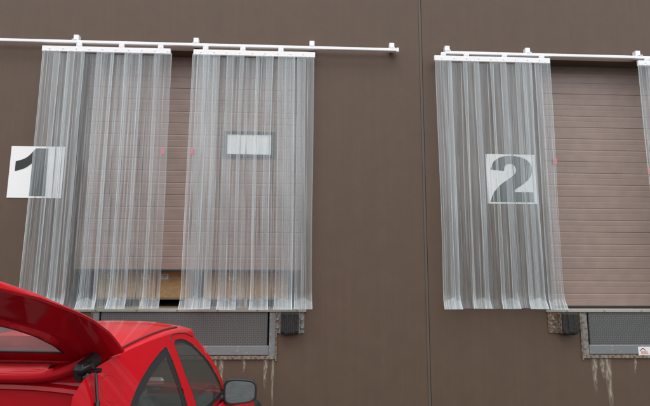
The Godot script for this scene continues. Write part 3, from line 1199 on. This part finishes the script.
func door_mirror(car: Node3D, sg: float) -> void:
	var m := Node3D.new()
	m.name = numbered("door_mirror", car)
	car.add_child(m, true)
	m.position = P(1.46, sg * 0.862, 0.908)
	m.rotation.y = 0.22 * sg
	var st := begin()
	st.set_smooth_group(0)
	# rounded shell: open face backwards, closing forwards
	var loop := func(sx: float, sy: float, z: float, dy: float) -> Array:
		var l := []
		for i in 28:
			var t := TAU * i / 28.0
			var c := signf(cos(t)) * pow(absf(cos(t)), 0.5)
			var s := signf(sin(t)) * pow(absf(sin(t)), 0.5)
			var taper := 1.0 - 0.10 * c * sg
			l.append(Vector3(c * sx, s * sy * taper + dy, z))
		return l
	var ls := [loop.call(0.108, 0.074, 0.034, 0.0), loop.call(0.122, 0.088, 0.045, 0.0), loop.call(0.127, 0.093, 0.03, 0.0), loop.call(0.124, 0.090, -0.02, 0.0), loop.call(0.105, 0.072, -0.075, -0.004), loop.call(0.06, 0.04, -0.10, -0.006), loop.call(0.01, 0.01, -0.106, -0.006)]
	for i in ls.size() - 1:
		for k in 28:
			var mid: Vector3 = (ls[i][k] + ls[i + 1][k]) * 0.5
			var out := Vector3(mid.x, mid.y, mid.z * 1.5) if i > 0 else Vector3(0, 0, 1)
			face_quad(st, ls[i][k], ls[i][(k + 1) % 28], ls[i + 1][(k + 1) % 28], ls[i + 1][k], out)
	st.set_smooth_group(-1)
	add_tube(st, [Vector3(-sg * 0.10, -0.05, 0.0), Vector3(-sg * 0.17, -0.065, -0.02)], [0.03, 0.035], 10)
	obj("housing", done(st), M.black_trim, m)
	st = begin()
	var fl: Array = loop.call(0.110, 0.076, 0.036, 0.0)
	for k in 28:
		var a: Vector3 = fl[k]
		var b: Vector3 = fl[(k + 1) % 28]
		var c := Vector3(0, 0, 0.036)
		if (a - c).cross(b - c).z < 0.0:
			st.add_vertex(c); st.add_vertex(a); st.add_vertex(b)
		else:
			st.add_vertex(c); st.add_vertex(b); st.add_vertex(a)
	obj("mirror_glass", done(st), M.mirror, m)

func tailgate(car: Node3D) -> void:
	var t := Node3D.new()
	t.name = "tailgate"
	car.add_child(t)
	var pr := hatch_profile()
	var n := pr.size()
	# half width of the outer edge along the profile
	var hw := func(i: int) -> float: return [0.58, 0.59, 0.60, 0.615, 0.63, 0.64, 0.645, 0.65, 0.65, 0.645, 0.63, 0.60][i]
	var nrm := []
	for i in n:
		var a = pr[maxi(i - 1, 0)]
		var b = pr[mini(i + 1, n - 1)]
		var d := Vector2(b[0] - a[0], b[1] - a[1]).normalized()
		nrm.append(Vector2(d.y, -d.x) if d.y * 0.0 + -d.x > 0.0 else Vector2(-d.y, d.x))
	# cross-section stations: [share of half width, lift along the normal]
	var outer := [[1.0, 0.0], [0.992, 0.010], [0.965, 0.018], [0.85, 0.023], [0.58, 0.026], [0.25, 0.03], [0.0, 0.03]]
	# inner: rounded rim, side facet, inner slope to the window frame
	var inner := [[1.0, 0.0], [0.99, -0.008], [0.93, -0.022], [0.78, -0.058], [0.75, -0.066], [0.72, -0.069], [0.62, -0.074], [0.58, -0.070]]
	var pt := func(i: int, s: float, o: float, sg: float) -> Vector3:
		var q = pr[i]
		if o > 0.0:
			o *= 0.5 + 1.1 * smoothstep(3.5, 9.0, float(i))
		return P(q[0] + nrm[i].x * o, sg * s * hw.call(i), q[1] + nrm[i].y * o)
	var st := begin()
	# outer skin round the window: side bands, top bar and lower panel
	var g0 := 1
	var g1 := 8
	for sg in [1.0, -1.0]:
		var rows := []
		for i in n:
			var row := []
			for o in outer.slice(0, 5):
				row.append(pt.call(i, o[0], o[1], sg))
			rows.append(row)
		add_grid(st, rows, Vector3(sg * 0.5, 1, 0))
		var rin := []
		for i in n:
			var row := []
			for o in inner:
				row.append(pt.call(i, o[0], o[1], sg))
			rin.append(row)
		for k in inner.size() - 1:
			var pair := []
			for row in rin:
				pair.append([row[k], row[k + 1]])
			add_grid(st, pair, Vector3(sg * 0.2, -1, 0), true, 2 + k if k < 2 or k > 4 else 5)
	for rg in [[0, g0], [g1, n - 1]]:
		var rows := []
		var rin := []
		for i in range(rg[0], rg[1] + 1):
			var row := []
			var row2 := []
			for k in 13:
				var s := lerpf(-0.58, 0.58, k / 12.0)
				row.append(pt.call(i, s, 0.026 + 0.004 * (1.0 - 4.0 * s * s), 1.0))
				row2.append(pt.call(i, s, -0.070, 1.0))
			rows.append(row)
			rin.append(row2)
		add_grid(st, rows, Vector3.UP)
		add_grid(st, rin, Vector3.DOWN)
	# closing edges at hinge and lock end
	for i in [0, n - 1]:
		var a := []
		var b := []
		for k in 25:
			var s := lerpf(-1.0, 1.0, k / 24.0)
			var w := absf(s)
			var top := 0.03 * (1.0 - pow(w, 6.0))
			var low := -0.07
			if w > 0.5:
				low = -0.07 if w < 0.66 else lerpf(-0.07, 0.0, (w - 0.66) / 0.34)
			a.append(pt.call(i, s, top, 1.0))
			b.append(pt.call(i, s, low, 1.0))
		add_grid(st, [a, b], P(1, 0, 0) if i == 0 else P(-1, 0, 0))
	# inner hinge bar hanging below the window
	var bar := []
	for q in [[0.085, 1.352, 0.0], [0.05, 1.347, 0.3], [0.005, 1.325, 0.8], [-0.01, 1.295, 1.0], [0.0, 1.268, 1.0], [0.03, 1.256, 1.0], [0.08, 1.27, 1.0]]:
		var row := []
		for k in 25:
			var s := lerpf(-1.0, 1.0, k / 24.0)
			var rise: float = 0.085 * pow(absf(s), 4.0) * q[2]
			row.append(P(q[0] - 0.02 * (1.0 - s * s), s * 0.44, q[1] + rise))
		bar.append(row)
	add_grid(st, bar, P(-1, 0, -0.4))
	obj("gate_shell", done(st), M.red, t)
	# window
	st = begin()
	var gr := []
	for i in range(g0, g1 + 1):
		var row := []
		for k in 13:
			var s := lerpf(-0.61, 0.61, k / 12.0)
			row.append(pt.call(i, s, -0.060, 1.0))
		gr.append(row)
	add_grid(st, gr, Vector3.UP)
	var win := obj("rear_window", done(st), M.clear_glass, t)
	st = begin()
	var loop := []
	for i in range(g0, g1 + 1):
		loop.append(pt.call(i, 0.58, -0.066, 1.0))
	for k in 9:
		loop.append(pt.call(g1, lerpf(0.58, -0.58, k / 8.0), -0.066, 1.0))
	for i in range(g1, g0 - 1, -1):
		loop.append(pt.call(i, 0.58, -0.066, -1.0))
	for k in 9:
		loop.append(pt.call(g0, lerpf(-0.58, 0.58, k / 8.0), -0.066, 1.0))
	add_tube(st, loop, 0.007, 8)
	obj("window_seal", done(st), M.black_trim, win)
	for sg in [1.0, -1.0]:
		# strut
		st = begin()
		add_tube(st, [P(-0.12, sg * 0.565, 1.352), P(-0.15, sg * 0.60, 1.22)], 0.007, 8)
		add_tube(st, [P(-0.15, sg * 0.60, 1.22), P(-0.20, sg * 0.66, 0.98)], 0.012, 8)
		obj("gas_strut", done(st), M.gloss_black, t)
		st = begin()
		add_box(st, P(-0.06, sg * 0.49, 1.355), Vector3(0.07, 0.09, 0.16), 0.02, Basis(Vector3.RIGHT, 0.3))
		add_tube(st, [P(0.02, sg * 0.45, 1.36), P(-0.12, sg * 0.53, 1.36)], 0.028, 10)
		add_tube(st, [P(-0.13, sg * 0.555, 1.375), P(-0.13, sg * 0.50, 1.345), P(-0.08, sg * 0.47, 1.325)], [0.016, 0.02, 0.012], 8)
		add_box(st, P(-0.10, sg * 0.52, 1.32), Vector3(0.03, 0.05, 0.07), 0.008, Basis(Vector3.RIGHT, -0.5))
		add_tube(st, [P(-0.12, sg * 0.53, 1.352), P(-0.12, sg * 0.59, 1.352)], 0.011, 8)
		obj("hinge_bracket", done(st), M.gloss_black, t)

# ---------------------------------------------------------------- the scene
func _ready() -> void:
	rng.seed = 7
	# camera
	var cam := Camera3D.new()
	cam.name = "camera"
	add_child(cam)
	cam.position = Vector3(0, 1.80, 6.25)
	cam.basis = Basis(Vector3.UP, deg_to_rad(-2.6)) * Basis(Vector3.RIGHT, deg_to_rad(8.4)) * Basis(Vector3.BACK, deg_to_rad(0.25))
	cam.fov = rad_to_deg(2.0 * atan(203.0 / 480.0))
	cam.far = 400.0
	cam.current = true
	# overcast sky
	var env := Environment.new()
	env.background_mode = Environment.BG_SKY
	var sk := ProceduralSkyMaterial.new()
	sk.sky_top_color = lin(0.95, 0.98, 1.02)
	sk.sky_horizon_color = lin(0.27, 0.285, 0.30)
	sk.sky_curve = 0.35
	sk.ground_bottom_color = lin(0.10, 0.10, 0.10)
	sk.ground_horizon_color = lin(0.16, 0.16, 0.16)
	sk.sun_angle_max = 1.0
	var sky := Sky.new()
	sky.sky_material = sk
	env.sky = sky
	env.tonemap_mode = Environment.TONE_MAPPER_LINEAR
	env.tonemap_exposure = 2.6
	env.sdfgi_enabled = true
	env.ssao_enabled = true
	env.ssil_enabled = true
	var we := WorldEnvironment.new()
	we.name = "world_environment"
	we.environment = env
	add_child(we)
	var sun := DirectionalLight3D.new()
	sun.name = "sun"
	sun.light_energy = 0.2
	sun.light_angular_distance = 25.0
	sun.light_color = Color(1.0, 0.98, 0.95)
	sun.shadow_enabled = true
	add_child(sun)
	sun.look_at_from_position(Vector3.ZERO, Vector3(0.25, -1.0, -0.45))

	make_materials()
	# ground
	var g := PlaneMesh.new()
	g.size = Vector2(160, 160)
	structure(obj("ground", g, M.asphalt, self, Vector3(0, 0, 40)), "dark asphalt dock yard")
	build_wall()
	build_yard()
	build_door("ribbed brown dock door with a small window, raised above cardboard cartons", D1, 1.815, true)
	build_door("closed ribbed brown dock door beside the number two", D2, SILL + 0.02, false)
	build_leveler("grey diamond plate dock leveler behind the red car", P1, false)
	build_leveler("rusty dock leveler with a small white sticker below the closed door", P2, true)
	build_bumper("black rubber dock bumper with four bolts on pale steel plate", -0.155, 0.365, -0.11, 0.11, true, false)
	build_bumper("black rubber dock bumper with rusty plate beside the closed door", 3.365, 0.37, -0.045, 0.175, false, true)
	build_sign("square white sign with black number 1 half behind curtain", -3.452, 3.087, smooth_loop([[0.46, 0.04, 1], [0.69, 0.04, 1], [0.705, 0.965, 1], [0.41, 0.965, 1], [0.41, 0.335, 1], [0.28, 0.43, 0], [0.105, 0.49, 1], [0.105, 0.30, 1], [0.30, 0.22, 0]]), "digit_one")
	build_sign("square white sign with black number 2 behind curtain", 2.80, 3.079, smooth_loop([[0.09, 0.315, 1], [0.16, 0.15, 0], [0.32, 0.055, 0], [0.52, 0.03, 0], [0.74, 0.065, 0], [0.89, 0.17, 0], [0.93, 0.31, 0], [0.88, 0.46, 0], [0.75, 0.59, 0], [0.60, 0.69, 0], [0.52, 0.765, 1], [0.93, 0.765, 1], [0.93, 0.965, 1], [0.055, 0.965, 1], [0.14, 0.77, 0], [0.29, 0.61, 0], [0.46, 0.49, 0], [0.58, 0.39, 0], [0.60, 0.29, 0], [0.55, 0.21, 0], [0.46, 0.195, 0], [0.38, 0.24, 0], [0.36, 0.34, 1]]), "digit_two")
	build_rail("long white curtain rail above the raised door, ending in mid wall", -5.4, 1.275, 4.835, [-4.65, -3.06, -1.475, 0.093, 1.193], [1.262])
	build_rail("white curtain rail above the closed door and the number two", 1.925, 6.9, 4.815, [1.965, 3.10, 4.685, 6.2], [])
	build_curtain("clear strip curtain overlapping the number one sign", -3.44, -1.755, -3.45, -1.785, [-2.98, -2.43, -1.92], 1.365, 501, [-3.325, -3.0, -2.62, -2.26, -1.87], [[-1.80, 3.345]])
	build_curtain("clear strip curtain in front of the small door window", -1.50, 0.128, -1.485, 0.135, [-1.327, -0.834, -0.325], 1.358, 502, [-1.385, -1.235, -0.93, -0.54, -0.24, 0.005], [[-1.43, 3.35]])
	build_curtain("clear strip curtain hanging in front of the number two sign", 1.755, 3.43, 1.76, 3.37, [1.888, 2.207, 2.738, 3.259], 1.368, 503, [1.885, 2.265, 2.635, 2.985, 3.25], [[3.325, 3.29]])
	build_curtain("clear strip curtain cut off at the right end of the rail", 4.60, 6.25, 4.62, 6.25, [4.758, 5.4, 6.0], 1.36, 504, [4.72, 5.08, 5.44, 5.8, 6.12], [[4.60, 3.17]])
	build_pallet("wooden pallet under the cartons on the left", -2.82, -1.52, -0.44)
	build_pallet("wooden pallet under the cartons behind the right curtain", -1.36, -0.18, -0.44)
	build_carton("cardboard carton nearest the left jamb under the raised door", -2.79, -2.41, -0.47, 0.46, M.board, -0.0)
	build_carton("middle cardboard carton of the left pallet", -2.395, -1.99, -0.455, 0.46, M.board, 0.06)
	build_carton("bright cardboard carton seen between the two curtains", -1.974, -1.53, -0.445, 0.46, M.board2, -0.12)
	build_carton("wide cardboard carton behind the window curtain", -1.345, -0.78, -0.45, 0.46, M.board, 0.1)
	build_carton("cardboard carton nearest the right jamb under the raised door", -0.764, -0.19, -0.46, 0.46, M.board2, -99.0)
	build_car()
